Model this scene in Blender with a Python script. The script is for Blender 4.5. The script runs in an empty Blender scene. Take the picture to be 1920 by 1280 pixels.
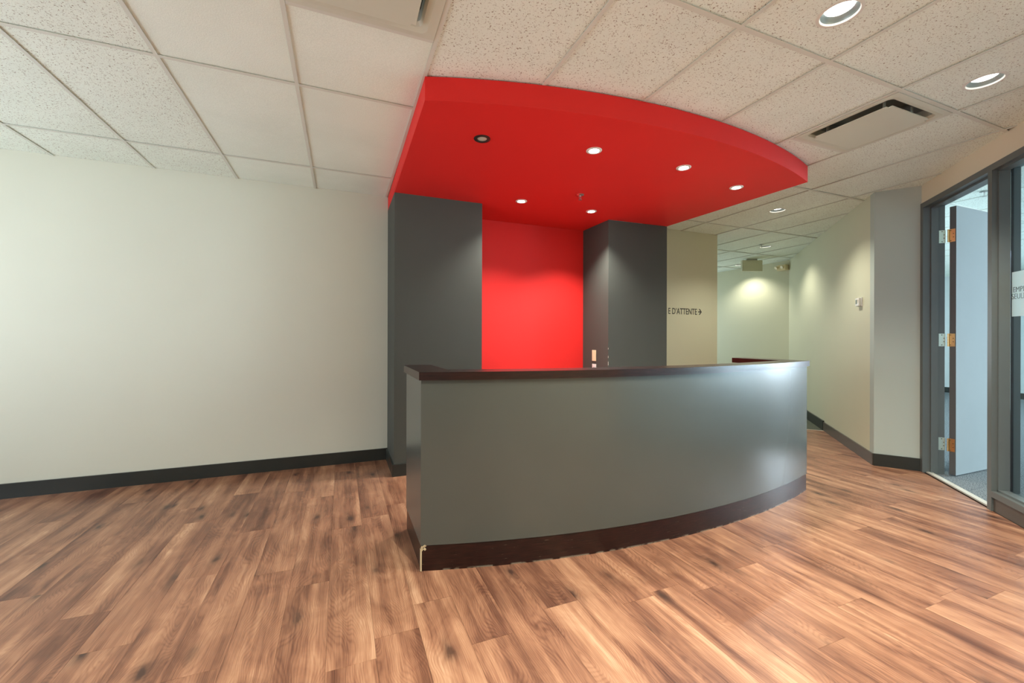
import bpy, bmesh, math, random
from mathutils import Vector, Matrix
from mathutils.geometry import tessellate_polygon
random.seed(11)
PI = math.pi
SC = bpy.context.scene
COL = SC.collection

# ------------------------------------------------------------------ camera
cam_d = bpy.data.cameras.new('camera')
cam = bpy.data.objects.new('camera', cam_d); COL.objects.link(cam)
cam_d.sensor_width = 36.0
cam_d.lens = 784.65 / 1920 * 36.0
cam_d.shift_y = -7.6 / 1920
cam_d.clip_start = 0.05
cam.matrix_world = (Matrix.Translation((0, 0, 1.223)) @ Matrix.Rotation(-0.3872, 4, 'Z')
                    @ Matrix.Rotation(PI / 2, 4, 'X') @ Matrix.Rotation(0.0025, 4, 'Z'))
SC.camera = cam

# ------------------------------------------------------------------ world, lights, exposure
SC.view_settings.view_transform = 'Standard'
SC.view_settings.look = 'None'
SC.view_settings.gamma = 1.0
SC.view_settings.use_curve_mapping = False
SC.view_settings.exposure = 0.62
SC.cycles.use_denoising = True
SC.cycles.max_bounces = 8
SC.cycles.diffuse_bounces = 5
SC.cycles.glossy_bounces = 4
SC.cycles.sample_clamp_indirect = 6.0
w = bpy.data.worlds.new('sky'); SC.world = w; w.use_nodes = True
w.node_tree.nodes['Background'].inputs[0].default_value = (0.55, 0.72, 1.0, 1)
w.node_tree.nodes['Background'].inputs[1].default_value = 1.5


def area(name, loc, rot, sx, sy, power, col):
    d = bpy.data.lights.new(name, 'AREA'); d.shape = 'RECTANGLE'
    d.size = sx; d.size_y = sy; d.energy = power; d.color = col
    o = bpy.data.objects.new(name, d); COL.objects.link(o)
    o.location = loc; o.rotation_euler = rot
    return o


def spot(name, loc, power, col, cone, blend=0.25, r=0.025):
    d = bpy.data.lights.new(name, 'SPOT'); d.energy = power; d.color = col
    d.spot_size = math.radians(cone); d.spot_blend = blend; d.shadow_soft_size = r
    o = bpy.data.objects.new(name, d); COL.objects.link(o); o.location = loc
    return o


DAY = (0.72, 0.88, 1.0)
SOFTDAY = (0.93, 0.98, 1.0)
WARM = (0.98, 0.96, 0.84)
COOLLED = (1.0, 0.97, 0.90)
# daylight entering by the windows in the far wall of the office beyond the glazed wall
area('daylight_office_window', (12.70, -2.1, 1.55), (PI / 2, 0, PI / 2), 5.4, 2.0, 1000, DAY)
# daylight entering by the window in the left side wall of the reception
area('daylight_reception_window', (-3.88, 2.0, 1.45), (PI / 2 + 0.35, 0, -PI / 2), 3.0, 1.7, 56, SOFTDAY)
# added fill behind the camera, no window there, tilted up to brighten the ceiling
area('rear_fill_light', (-2.5, -3.88, 1.5), (PI / 2 + 0.45, 0, 0), 2.6, 1.7, 8, SOFTDAY)
# daylight at the far end of the corridor
area('daylight_corridor_window', (6.1, 7.75, 1.4), (-PI / 2, 0, 0), 1.8, 1.6, 22, DAY)

CZ = 2.626          # ceiling height
SZ = 2.495          # underside of the red canopy
# positions of the recessed ceiling downlights
DOWN = [(2.0, 1.146, 46), (3.26, 1.146, 46), (4.458, 3.174, 34), (6.05, 4.50, 26), (7.12, 5.83, 24),
        (0.74, 0.75, 46), (-1.15, 0.75, 22), (-2.7, 1.15, 10), (0.74, -1.3, 46), (-1.15, -1.3, 30), (2.0, -0.7, 46)]  # this row: out-of-view fixtures, added to fill the room with light
for i, (x, y, p) in enumerate(DOWN):
    spot('downlight_lamp', (x, y, CZ - 0.006), p * (2.35 if y < 1.5 else 1.3), WARM, 128, 0.7, 0.006)
SPOTS = [(1.588, 2.425), (2.365, 2.412), (3.086, 2.558), (1.554, 3.586), (2.329, 3.603)]
for i, (x, y) in enumerate(SPOTS):
    spot('canopy_spot_lamp', (x, y, SZ - 0.012), (70, 105)[i - 3] if i > 2 else 30, COOLLED, 116, 0.8, 0.006)


# ------------------------------------------------------------------ materials
def mat(name):
    m = bpy.data.materials.new(name); m.use_nodes = True
    nt = m.node_tree
    b = nt.nodes['Principled BSDF']
    return m, nt, b


def N(nt, t, **kw):
    n = nt.nodes.new(t)
    for k, v in kw.items():
        setattr(n, k, v)
    return n


def ramp(nt, stops, interp='LINEAR'):
    r = N(nt, 'ShaderNodeValToRGB')
    r.color_ramp.interpolation = interp
    while len(r.color_ramp.elements) < len(stops):
        r.color_ramp.elements.new(0.5)
    for e, (p, c) in zip(r.color_ramp.elements, stops):
        e.position = p
        e.color = (*c, 1) if len(c) == 3 else c
    return r


def simple(name, col, rough=0.5, metal=0.0, bump=0.0, scale=300.0, spec=0.5, coat=0.0, var=0.0):
    m, nt, b = mat(name)
    b.inputs['Base Color'].default_value = (*col, 1)
    b.inputs['Roughness'].default_value = rough
    b.inputs['Metallic'].default_value = metal
    b.inputs['Specular IOR Level'].default_value = spec
    b.inputs['Coat Weight'].default_value = coat
    b.inputs['Coat Roughness'].default_value = 0.15
    tc = N(nt, 'ShaderNodeTexCoord')
    if bump > 0:
        no = N(nt, 'ShaderNodeTexNoise'); no.inputs['Scale'].default_value = scale
        no.inputs['Detail'].default_value = 3
        nt.links.new(tc.outputs['Object'], no.inputs['Vector'])
        bp = N(nt, 'ShaderNodeBump'); bp.inputs['Strength'].default_value = bump
        bp.inputs['Distance'].default_value = 0.002
        nt.links.new(no.outputs['Fac'], bp.inputs['Height'])
        nt.links.new(bp.outputs['Normal'], b.inputs['Normal'])
    if var > 0:
        n2 = N(nt, 'ShaderNodeTexNoise'); n2.inputs['Scale'].default_value = 1.3
        n2.inputs['Detail'].default_value = 4
        nt.links.new(tc.outputs['Object'], n2.inputs['Vector'])
        lo = tuple(c * (1 - var) for c in col); hi = tuple(min(1, c * (1 + var)) for c in col)
        r = ramp(nt, [(0.3, lo), (0.7, hi)])
        nt.links.new(n2.outputs['Fac'], r.inputs['Fac'])
        nt.links.new(r.outputs['Color'], b.inputs['Base Color'])
    return m


def emis(name, col, strength):
    m, nt, b = mat(name)
    b.inputs['Base Color'].default_value = (0.8, 0.8, 0.8, 1)
    b.inputs['Emission Color'].default_value = (*col, 1)
    b.inputs['Emission Strength'].default_value = strength
    return m


M = {}
M['wall'] = simple('cream_wall_paint', (0.63, 0.64, 0.54), 0.55, bump=0.05, scale=220, spec=0.3, var=0.015)
M['wall_lamp_warmed'] = simple('lamp_warmed_wall_paint', (0.60, 0.59, 0.43), 0.55, bump=0.05, scale=220, spec=0.3, var=0.015)  # same cream paint, yellowed to put the warm lamp light into its colour
M['wall_tan'] = simple('tan_wall_paint', (0.70, 0.63, 0.47), 0.5, bump=0.05, scale=220, spec=0.3, var=0.015)
M['wall_light_greyed'] = simple('light_greyed_wall_paint', (0.43, 0.475, 0.425), 0.5, bump=0.05, scale=220, spec=0.3, var=0.02)  # the walls' cream paint, greyed in colour to carry the light falling there
M['wall_office'] = simple('office_wall_paint', (0.76, 0.80, 0.80), 0.6, bump=0.04, scale=220, spec=0.3)
M['red'] = simple('red_wall_paint', (0.70, 0.022, 0.019), 0.6, bump=0.05, scale=260, spec=0.25, var=0.03)
M['charcoal'] = simple('charcoal_satin_paint', (0.062, 0.069, 0.060), 0.27, bump=0.03, scale=260, spec=0.6, var=0.05)
M['pier'] = simple('charcoal_wall_paint', (0.066, 0.071, 0.061), 0.62, bump=0.05, scale=260, spec=0.22, var=0.05)
M['base'] = simple('black_baseboard_paint', (0.022, 0.026, 0.023), 0.33, bump=0.04, scale=120, spec=0.5, var=0.15)
M['base_brown'] = simple('brown_grey_baseboard_paint', (0.085, 0.072, 0.058), 0.35, bump=0.04, scale=120)
M['frame'] = simple('grey_green_frame_paint', (0.105, 0.118, 0.112), 0.36, bump=0.04, scale=200, spec=0.5, var=0.05)
M['door'] = simple('blue_grey_door_paint', (0.245, 0.275, 0.278), 0.75, bump=0.04, scale=200, spec=0.05, var=0.04)
M['door_edge'] = simple('grey_brown_door_edge', (0.085, 0.088, 0.086), 0.5)
M['brass'] = simple('brushed_brass', (0.80, 0.55, 0.25), 0.30, 1.0)
M['brass_daylit'] = simple('daylit_brass', (0.66, 0.72, 0.60), 0.38, 0.85)  # the hinge brass again, paled to put reflected daylight into its colour
M['steel'] = simple('satin_steel', (0.62, 0.62, 0.60), 0.28, 1.0)
M['screw'] = simple('dark_screw', (0.12, 0.09, 0.05), 0.4, 0.9)
M['rail'] = simple('ceiling_rail_enamel', (0.67, 0.69, 0.62), 0.5, spec=0.3, var=0.02)
M['vent'] = simple('vent_enamel', (0.62, 0.64, 0.54), 0.45, spec=0.4)
M['duct'] = simple('duct_inner_metal', (0.34, 0.35, 0.30), 0.6)
M['plenum'] = simple('plenum_dark', (0.035, 0.03, 0.025), 0.9)
M['underfloor'] = simple('floor_joint_dark', (0.05, 0.022, 0.014), 0.8)
M['white_plastic'] = simple('white_plastic', (0.72, 0.72, 0.68), 0.4)
M['cream_plastic'] = simple('cream_plastic', (0.78, 0.66, 0.42), 0.4)
M['sign_plastic'] = simple('beige_sign_housing', (0.55, 0.55, 0.40), 0.5)
M['screen'] = simple('grey_display', (0.16, 0.19, 0.17), 0.25)
M['black'] = simple('black_metal_trim', (0.012, 0.012, 0.012), 0.4)
M['letter'] = simple('dark_vinyl_lettering', (0.055, 0.055, 0.045), 0.5)
M['letter_grey'] = simple('grey_vinyl_lettering', (0.09, 0.12, 0.13), 0.5)
M['lamp_off'] = simple('unlit_lamp_lens', (0.45, 0.50, 0.45), 0.15)
M['trim_white'] = simple('white_trim_ring', (0.74, 0.74, 0.68), 0.4)
M['reflector'] = simple('reflector_cone', (0.20, 0.235, 0.225), 0.35, 0.5)
M['lamp'] = emis('lamp_lens_lit', (1.0, 0.99, 0.94), 4.5)
M['lamp_spot'] = emis('spot_lens_lit', (1.0, 0.98, 0.92), 60)
M['threshold'] = simple('pale_threshold_strip', (0.55, 0.52, 0.44), 0.35)
M['rawwood'] = simple('exposed_raw_wood', (0.42, 0.33, 0.20), 0.7, bump=0.4, scale=400)
M['desk_inner'] = simple('white_melamine', (0.66, 0.62, 0.52), 0.45)


def glass_mat():
    m, nt, b = mat('window_glass')
    b.inputs['Base Color'].default_value = (0.86, 0.95, 0.97, 1)
    b.inputs['Roughness'].default_value = 0.0
    b.inputs['Transmission Weight'].default_value = 1.0
    b.inputs['IOR'].default_value = 1.45
    return m


M['glass'] = glass_mat()


def film_mat():
    m, nt, b = mat('frosted_film')
    b.inputs['Base Color'].default_value = (0.66, 0.80, 0.80, 1)
    b.inputs['Roughness'].default_value = 0.6
    b.inputs['Transmission Weight'].default_value = 0.55
    return m


M['film'] = film_mat()


def tile_mat(name, pits, fine):
    """mineral-fibre ceiling tile: pale, worm-hole pits and fine grain"""
    m, nt, b = mat(name)
    b.inputs['Roughness'].default_value = 0.9
    b.inputs['Specular IOR Level'].default_value = 0.15
    tc = N(nt, 'ShaderNodeTexCoord')
    oi = N(nt, 'ShaderNodeObjectInfo')
    off = N(nt, 'ShaderNodeVectorMath', operation='ADD')
    sc = N(nt, 'ShaderNodeMath', operation='MULTIPLY'); sc.inputs[1].default_value = 37.0
    nt.links.new(oi.outputs['Random'], sc.inputs[0])
    nt.links.new(tc.outputs['Object'], off.inputs[0]); nt.links.new(sc.outputs[0], off.inputs[1])
    # irregular pits: high-frequency noise, thresholded
    n1 = N(nt, 'ShaderNodeTexNoise'); n1.inputs['Scale'].default_value = 125; n1.inputs['Detail'].default_value = 2
    n1.inputs['Roughness'].default_value = 0.7; n1.inputs['Distortion'].default_value = 0.6
    nt.links.new(off.outputs[0], n1.inputs['Vector'])
    r1 = ramp(nt, [(0.60 if pits else 0.80, (0, 0, 0)), (0.66 if pits else 0.86, (1, 1, 1))])
    nt.links.new(n1.outputs['Fac'], r1.inputs['Fac'])
    n2 = N(nt, 'ShaderNodeTexNoise'); n2.inputs['Scale'].default_value = 170; n2.inputs['Detail'].default_value = 3
    nt.links.new(off.outputs[0], n2.inputs['Vector'])
    n3 = N(nt, 'ShaderNodeTexNoise'); n3.inputs['Scale'].default_value = 3.0; n3.inputs['Detail'].default_value = 3
    nt.links.new(off.outputs[0], n3.inputs['Vector'])
    base = ramp(nt, [(0.25, (0.775, 0.845, 0.765)), (0.75, (0.845, 0.915, 0.835))])
    mx = N(nt, 'ShaderNodeMath', operation='ADD'); mx2 = N(nt, 'ShaderNodeMath', operation='MULTIPLY')
    mx2.inputs[1].default_value = fine
    nt.links.new(n2.outputs['Fac'], mx2.inputs[0])
    nt.links.new(n3.outputs['Fac'], mx.inputs[0]); nt.links.new(mx2.outputs[0], mx.inputs[1])
    sub = N(nt, 'ShaderNodeMath', operation='SUBTRACT'); sub.inputs[1].default_value = fine * 0.5
    nt.links.new(mx.outputs[0], sub.inputs[0]); nt.links.new(sub.outputs[0], base.inputs['Fac'])
    mix = N(nt, 'ShaderNodeMix', data_type='RGBA')
    nt.links.new(r1.outputs['Color'], mix.inputs[0])
    nt.links.new(base.outputs['Color'], mix.inputs[6])
    mix.inputs[7].default_value = (0.30, 0.25, 0.19, 1)
    nt.links.new(mix.outputs[2], b.inputs['Base Color'])
    h = N(nt, 'ShaderNodeMath', operation='SUBTRACT')
    nt.links.new(n2.outputs['Fac'], h.inputs[0]); nt.links.new(r1.outputs['Color'], h.inputs[1])
    bp = N(nt, 'ShaderNodeBump'); bp.inputs['Strength'].default_value = 0.35
    bp.inputs['Distance'].default_value = 0.003
    nt.links.new(h.outputs[0], bp.inputs['Height']); nt.links.new(bp.outputs['Normal'], b.inputs['Normal'])
    return m


M['tile'] = tile_mat('fissured_ceiling_tile', True, 0.5)
M['tile_smooth'] = tile_mat('sand_textured_ceiling_tile', False, 1.6)


def plank_mat():
    """rustic reddish oak print: streaks along Y, sapwood bands, cathedrals, knots"""
    m, nt, b = mat('rustic_oak_plank')
    tc = N(nt, 'ShaderNodeTexCoord'); oi = N(nt, 'ShaderNodeObjectInfo')
    rn = N(nt, 'ShaderNodeTexWhiteNoise', noise_dimensions='1D')
    nt.links.new(oi.outputs['Random'], rn.inputs['W'])
    sc = N(nt, 'ShaderNodeVectorMath', operation='SCALE'); sc.inputs['Scale'].default_value = 60.0
    nt.links.new(rn.outputs['Color'], sc.inputs[0])
    pos = N(nt, 'ShaderNodeVectorMath', operation='ADD')
    nt.links.new(tc.outputs['Object'], pos.inputs[0]); nt.links.new(sc.outputs[0], pos.inputs[1])

    def noise(scale_vec, scale, detail, rough=0.55, dist=0.0):
        mp = N(nt, 'ShaderNodeMapping'); mp.inputs['Scale'].default_value = scale_vec
        nt.links.new(pos.outputs[0], mp.inputs['Vector'])
        n = N(nt, 'ShaderNodeTexNoise'); n.inputs['Scale'].default_value = scale
        n.inputs['Detail'].default_value = detail; n.inputs['Roughness'].default_value = rough
        n.inputs['Distortion'].default_value = dist
        nt.links.new(mp.outputs[0], n.inputs['Vector'])
        return n

    def math2(op, a, bb, clamp=False):
        q = N(nt, 'ShaderNodeMath', operation=op); q.use_clamp = clamp
        for i, v in enumerate((a, bb)):
            if isinstance(v, (int, float)):
                q.inputs[i].default_value = v
            else:
                nt.links.new(v, q.inputs[i])
        return q.outputs[0]

    broad = noise((1, 0.09, 1), 10.0, 2, 0.5, 0.4)       # light / dark bands 3-8 cm wide
    mid = noise((1, 0.06, 1), 42.0, 3, 0.6, 0.2)
    fine = noise((1, 0.02, 1), 230.0, 3, 0.7)
    blotch = noise((1, 0.5, 1), 7.0, 3, 0.6, 1.0)
    warp = noise((1, 0.26, 1), 4.2, 2, 0.5, 0.5)
    sx = N(nt, 'ShaderNodeSeparateXYZ'); nt.links.new(pos.outputs[0], sx.inputs[0])
    # growth lines: contours of a warped field, cathedral shaped where the field bends
    q = math2('ADD', math2('MULTIPLY', sx.outputs['X'], 1.0), math2('MULTIPLY', warp.outputs['Fac'], 0.42))
    rings = math2('SINE', math2('MULTIPLY', q, 640.0), 0)
    rings01 = math2('POWER', math2('MULTIPLY', math2('ADD', rings, 1.0), 0.5), 2.0)
    v = math2('MULTIPLY', broad.outputs['Fac'], 0.98)
    v = math2('ADD', v, math2('MULTIPLY', mid.outputs['Fac'], 0.50))
    v = math2('ADD', v, math2('MULTIPLY', fine.outputs['Fac'], 0.42))
    v = math2('ADD', v, math2('MULTIPLY', blotch.outputs['Fac'], 0.52))
    v = math2('SUBTRACT', v, math2('MULTIPLY', rings01, 0.085))
    v = math2('ADD', v, math2('MULTIPLY', math2('SUBTRACT', rn.outputs['Value'], 0.5), 0.08))
    v = math2('SUBTRACT', v, 0.70)
    cr = ramp(nt, [(0.12, (0.080, 0.029, 0.017)), (0.32, (0.165, 0.070, 0.040)), (0.50, (0.28, 0.130, 0.073)),
                   (0.68, (0.39, 0.203, 0.115)), (0.88, (0.56, 0.335, 0.205))])
    nt.links.new(v, cr.inputs['Fac'])
    # knots
    mpk = N(nt, 'ShaderNodeMapping'); mpk.inputs['Scale'].default_value = (1, 0.42, 1)
    nt.links.new(pos.outputs[0], mpk.inputs['Vector'])
    kd = N(nt, 'ShaderNodeVectorMath', operation='ADD')
    ks = N(nt, 'ShaderNodeVectorMath', operation='SCALE'); ks.inputs['Scale'].default_value = 0.03
    nk = noise((1, 0.5, 1), 26.0, 2)
    nt.links.new(nk.outputs['Color'], ks.inputs[0])
    nt.links.new(mpk.outputs[0], kd.inputs[0]); nt.links.new(ks.outputs[0], kd.inputs[1])
    vk = N(nt, 'ShaderNodeTexVoronoi', voronoi_dimensions='2D'); vk.inputs['Scale'].default_value = 4.2
    nt.links.new(kd.outputs[0], vk.inputs['Vector'])
    kr = ramp(nt, [(0.03, (1, 1, 1)), (0.07, (0.55, 0.55, 0.55)), (0.13, (0.2, 0.2, 0.2)), (0.24, (0, 0, 0))])
    nt.links.new(vk.outputs['Distance'], kr.inputs['Fac'])
    ksep = N(nt, 'ShaderNodeSeparateColor'); nt.links.new(vk.outputs['Color'], ksep.inputs[0])
    kstr = ramp(nt, [(0.30, (0.1, 0.1, 0.1)), (0.45, (0.7, 0.7, 0.7)), (0.75, (1, 1, 1))])
    nt.links.new(ksep.outputs[0], kstr.inputs['Fac'])
    kfac = math2('MULTIPLY', kr.outputs['Color'], kstr.outputs['Color'])
    mix = N(nt, 'ShaderNodeMix', data_type='RGBA')
    nt.links.new(kfac, mix.inputs[0]); nt.links.new(cr.outputs['Color'], mix.inputs[6])
    mix.inputs[7].default_value = (0.055, 0.026, 0.018, 1)
    nt.links.new(mix.outputs[2], b.inputs['Base Color'])
    rr = math2('ADD', math2('MULTIPLY', fine.outputs['Fac'], 0.16), 0.24)
    nt.links.new(rr, b.inputs['Roughness'])
    b.inputs['Specular IOR Level'].default_value = 0.5
    bp = N(nt, 'ShaderNodeBump'); bp.inputs['Strength'].default_value = 0.10; bp.inputs['Distance'].default_value = 0.001
    nt.links.new(fine.outputs['Fac'], bp.inputs['Height']); nt.links.new(bp.outputs['Normal'], b.inputs['Normal'])
    return m


M['plank'] = plank_mat()


def mahogany(name, scuffs):
    m, nt, b = mat(name)
    tc = N(nt, 'ShaderNodeTexCoord')
    mp = N(nt, 'ShaderNodeMapping'); mp.inputs['Scale'].default_value = (1.5, 1.5, 16)
    nt.links.new(tc.outputs['Object'], mp.inputs['Vector'])
    n = N(nt, 'ShaderNodeTexNoise'); n.inputs['Scale'].default_value = 9; n.inputs['Detail'].default_value = 5
    nt.links.new(mp.outputs[0], n.inputs['Vector'])
    cr = ramp(nt, [(0.30, (0.006, 0.0022, 0.0018)), (0.62, (0.020, 0.0052, 0.0038)), (0.8, (0.040, 0.010, 0.007))])
    nt.links.new(n.outputs['Fac'], cr.inputs['Fac'])
    b.inputs['Roughness'].default_value = 0.28
    b.inputs['Specular IOR Level'].default_value = 0.4
    if scuffs:
        mp2 = N(nt, 'ShaderNodeMapping'); mp2.inputs['Scale'].default_value = (5, 5, 90)
        nt.links.new(tc.outputs['Object'], mp2.inputs['Vector'])
        n2 = N(nt, 'ShaderNodeTexNoise'); n2.inputs['Scale'].default_value = 2.4; n2.inputs['Detail'].default_value = 6
        n2.inputs['Roughness'].default_value = 0.7
        nt.links.new(mp2.outputs[0], n2.inputs['Vector'])
        r2 = ramp(nt, [(0.655, (0, 0, 0)), (0.70, (1, 1, 1))])
        nt.links.new(n2.outputs['Fac'], r2.inputs['Fac'])
        # worn bare edge just above the floor
        sx = N(nt, 'ShaderNodeSeparateXYZ'); nt.links.new(tc.outputs['Object'], sx.inputs[0])
        er = ramp(nt, [(0.0035, (1, 1, 1)), (0.009, (0, 0, 0))]); nt.links.new(sx.outputs['Z'], er.inputs['Fac'])
        n4 = N(nt, 'ShaderNodeTexNoise'); n4.inputs['Scale'].default_value = 14; nt.links.new(tc.outputs['Object'], n4.inputs['Vector'])
        r4 = ramp(nt, [(0.45, (0, 0, 0)), (0.52, (1, 1, 1))]); nt.links.new(n4.outputs['Fac'], r4.inputs['Fac'])
        mu = N(nt, 'ShaderNodeMath', operation='MULTIPLY')
        nt.links.new(er.outputs['Color'], mu.inputs[0]); nt.links.new(r4.outputs['Color'], mu.inputs[1])
        ad = N(nt, 'ShaderNodeMath', operation='ADD'); ad.use_clamp = True
        nt.links.new(r2.outputs['Color'], ad.inputs[0]); nt.links.new(mu.outputs[0], ad.inputs[1])
        mix = N(nt, 'ShaderNodeMix', data_type='RGBA')
        nt.links.new(ad.outputs[0], mix.inputs[0]); nt.links.new(cr.outputs['Color'], mix.inputs[6])
        mix.inputs[7].default_value = (0.20, 0.16, 0.12, 1)
        nt.links.new(mix.outputs[2], b.inputs['Base Color'])
    else:
        nt.links.new(cr.outputs['Color'], b.inputs['Base Color'])
    return m


M['mahogany'] = mahogany('dark_mahogany', False)
M['mahogany_worn'] = mahogany('scuffed_mahogany', True)


def carpet_mat(name, lo, hi):
    m, nt, b = mat(name)
    tc = N(nt, 'ShaderNodeTexCoord')
    n = N(nt, 'ShaderNodeTexNoise'); n.inputs['Scale'].default_value = 120; n.inputs['Detail'].default_value = 3
    nt.links.new(tc.outputs['Object'], n.inputs['Vector'])
    cr = ramp(nt, [(0.38, lo), (0.62, hi)])
    nt.links.new(n.outputs['Fac'], cr.inputs['Fac']); nt.links.new(cr.outputs['Color'], b.inputs['Base Color'])
    b.inputs['Roughness'].default_value = 0.95; b.inputs['Specular IOR Level'].default_value = 0.1
    bp = N(nt, 'ShaderNodeBump'); bp.inputs['Strength'].default_value = 0.5; bp.inputs['Distance'].default_value = 0.004
    nt.links.new(n.outputs['Fac'], bp.inputs['Height']); nt.links.new(bp.outputs['Normal'], b.inputs['Normal'])
    return m


M['carpet'] = carpet_mat('grey_blue_carpet', (0.07, 0.08, 0.085), (0.24, 0.27, 0.28))
M['carpet_green'] = carpet_mat('grey_green_carpet', (0.06, 0.065, 0.05), (0.16, 0.17, 0.13))


# ------------------------------------------------------------------ mesh helpers
def obj(name, bm, m, parent=None, smooth=False, loc=None):
    me = bpy.data.meshes.new(name)
    bmesh.ops.recalc_face_normals(bm, faces=bm.faces)
    bm.to_mesh(me); bm.free()
    if smooth:
        for p in me.polygons:
            p.use_smooth = True
        try:
            me.set_sharp_from_angle(angle=math.radians(35))
        except Exception:
            pass
    me.materials.append(m)
    o = bpy.data.objects.new(name, me); COL.objects.link(o)
    if loc is not None:
        o.location = loc
    if parent is not None:
        o.parent = parent
    return o


def empty(name, loc=(0, 0, 0)):
    o = bpy.data.objects.new(name, None); COL.objects.link(o); o.location = loc
    o.empty_display_size = 0.1
    return o


def tag(o, label, cat, group=None):
    o['label'] = label; o['category'] = cat
    if group:
        o['group'] = group
    return o


def struct(o):
    o['kind'] = 'structure'
    return o


def add_box(bm, x0, x1, y0, y1, z0, z1, bevel=0.0):
    r = bmesh.ops.create_cube(bm, size=1.0)
    vs = r['verts']
    bmesh.ops.scale(bm, vec=(x1 - x0, y1 - y0, z1 - z0), verts=vs)
    bmesh.ops.translate(bm, vec=((x0 + x1) / 2, (y0 + y1) / 2, (z0 + z1) / 2), verts=vs)
    if bevel > 0:
        es = list({e for v in vs for e in v.link_edges})
        bmesh.ops.bevel(bm, geom=es, offset=bevel, segments=2, affect='EDGES', profile=0.6)
    return vs


def box(name, m, x0, x1, y0, y1, z0, z1, parent=None, bevel=0.0):
    bm = bmesh.new(); add_box(bm, x0, x1, y0, y1, z0, z1, bevel)
    return obj(name, bm, m, parent)


def add_prism(bm, pts, z0, z1):
    """extruded 2-D polygon"""
    bot = [bm.verts.new((x, y, z0)) for x, y in pts]
    top = [bm.verts.new((x, y, z1)) for x, y in pts]
    bm.faces.new(bot); bm.faces.new(top)
    n = len(pts)
    for i in range(n):
        j = (i + 1) % n
        bm.faces.new((bot[i], bot[j], top[j], top[i]))
    return bot + top


def prism(name, m, pts, z0, z1, parent=None, bevel=0.0, smooth=False):
    bm = bmesh.new(); add_prism(bm, pts, z0, z1)
    if bevel > 0:
        es = [e for e in bm.edges if e.calc_face_angle(0) > math.radians(30)]
        bmesh.ops.bevel(bm, geom=es, offset=bevel, segments=2, affect='EDGES', profile=0.6)
    return obj(name, bm, m, parent, smooth)


def strip_pts(path, off0, off1):
    """closed polygon between a path offset by off0 and off1 to its left"""
    def offs(d):
        out = []
        n = len(path)
        for i in range(n):
            a = Vector(path[max(i - 1, 0)]); b_ = Vector(path[min(i + 1, n - 1)]); p = Vector(path[i])
            if 0 < i < n - 1:
                t1 = (p - a).normalized(); t2 = (b_ - p).normalized()
                n1 = Vector((-t1.y, t1.x)); n2 = Vector((-t2.y, t2.x))
                nn = (n1 + n2).normalized(); k = d / max(0.2, nn.dot(n1))
                out.append(tuple(p + nn * k))
            else:
                t = (b_ - a).normalized(); nn = Vector((-t.y, t.x))
                out.append(tuple(p + nn * d))
        return out
    return offs(off0) + offs(off1)[::-1]


def wallseg(name, m, p0, p1, z0, z1, t=0.1, parent=None, bevel=0.0):
    """straight wall from p0 to p1, its body lying to the left of the direction of travel"""
    return prism(name, m, strip_pts([p0, p1], 0, t), z0, z1, parent, bevel)


def lathe(bm, prof, c, seg=32, closed=False):
    rings = []
    for r, z in prof:
        rings.append([bm.verts.new((c[0] + r * math.cos(2 * PI * k / seg), c[1] + r * math.sin(2 * PI * k / seg), c[2] + z))
                      for k in range(seg)] if r > 1e-6 else [bm.verts.new((c[0], c[1], c[2] + z))])
    for a, b_ in zip(rings, rings[1:]):
        for k in range(seg):
            j = (k + 1) % seg
            if len(a) == 1 and len(b_) == 1:
                continue
            if len(a) == 1:
                bm.faces.new((a[0], b_[j], b_[k]))
            elif len(b_) == 1:
                bm.faces.new((a[k], a[j], b_[0]))
            else:
                bm.faces.new((a[k], a[j], b_[j], b_[k]))
    return rings


def clip(poly, a, b_):
    """keep the part of poly to the left of the line a->b"""
    out = []
    def s(p):
        return (b_[0] - a[0]) * (p[1] - a[1]) - (b_[1] - a[1]) * (p[0] - a[0])
    n = len(poly)
    for i in range(n):
        p, q = poly[i], poly[(i + 1) % n]
        sp, sq = s(p), s(q)
        if sp >= 0:
            out.append(p)
        if (sp > 0 > sq) or (sp < 0 < sq):
            t = sp / (sp - sq)
            out.append((p[0] + (q[0] - p[0]) * t, p[1] + (q[1] - p[1]) * t))
    # drop duplicates
    res = []
    for p in out:
        if not res or math.dist(p, res[-1]) > 1e-4:
            res.append(p)
    if len(res) > 1 and math.dist(res[0], res[-1]) < 1e-4:
        res.pop()
    return res


def in_room(poly, extra=()):
    """pieces of a convex polygon inside the reception and corridor (the plan bends in at the column)"""
    out = []
    a = clip(poly, PA, CA)
    if len(a) >= 3:
        a = clip(a, GE, PA)
    if len(a) >= 3:
        out.append(a)
    b_ = clip(poly, CA, PA)
    if len(b_) >= 3:
        b_ = clip(b_, CA, CB)
    if len(b_) >= 3:
        out.append(b_)
    res = []
    for p in out:
        for e in extra:
            if len(p) >= 3:
                p = clip(p, *e)
        if len(p) >= 3 and area2(p) > 3e-4:
            res.append(p)
    return res


def area2(poly):
    return 0.5 * abs(sum(poly[i][0] * poly[(i + 1) % len(poly)][1] - poly[(i + 1) % len(poly)][0] * poly[i][1]
                         for i in range(len(poly)))) if len(poly) > 2 else 0


# ------------------------------------------------------------------ plan (metres, camera at the origin)
WY = 4.365                                   # far cream wall
P0 = Vector((4.955, 2.15))                   # far end of the glazed wall
U = Vector((-0.69906, -0.71506))             # along the glazed wall, towards the camera side
NN = Vector((0.71506, -0.69906))             # into the office


def G(s, n):
    v = P0 + U * s + NN * n
    return (v.x, v.y)


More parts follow.
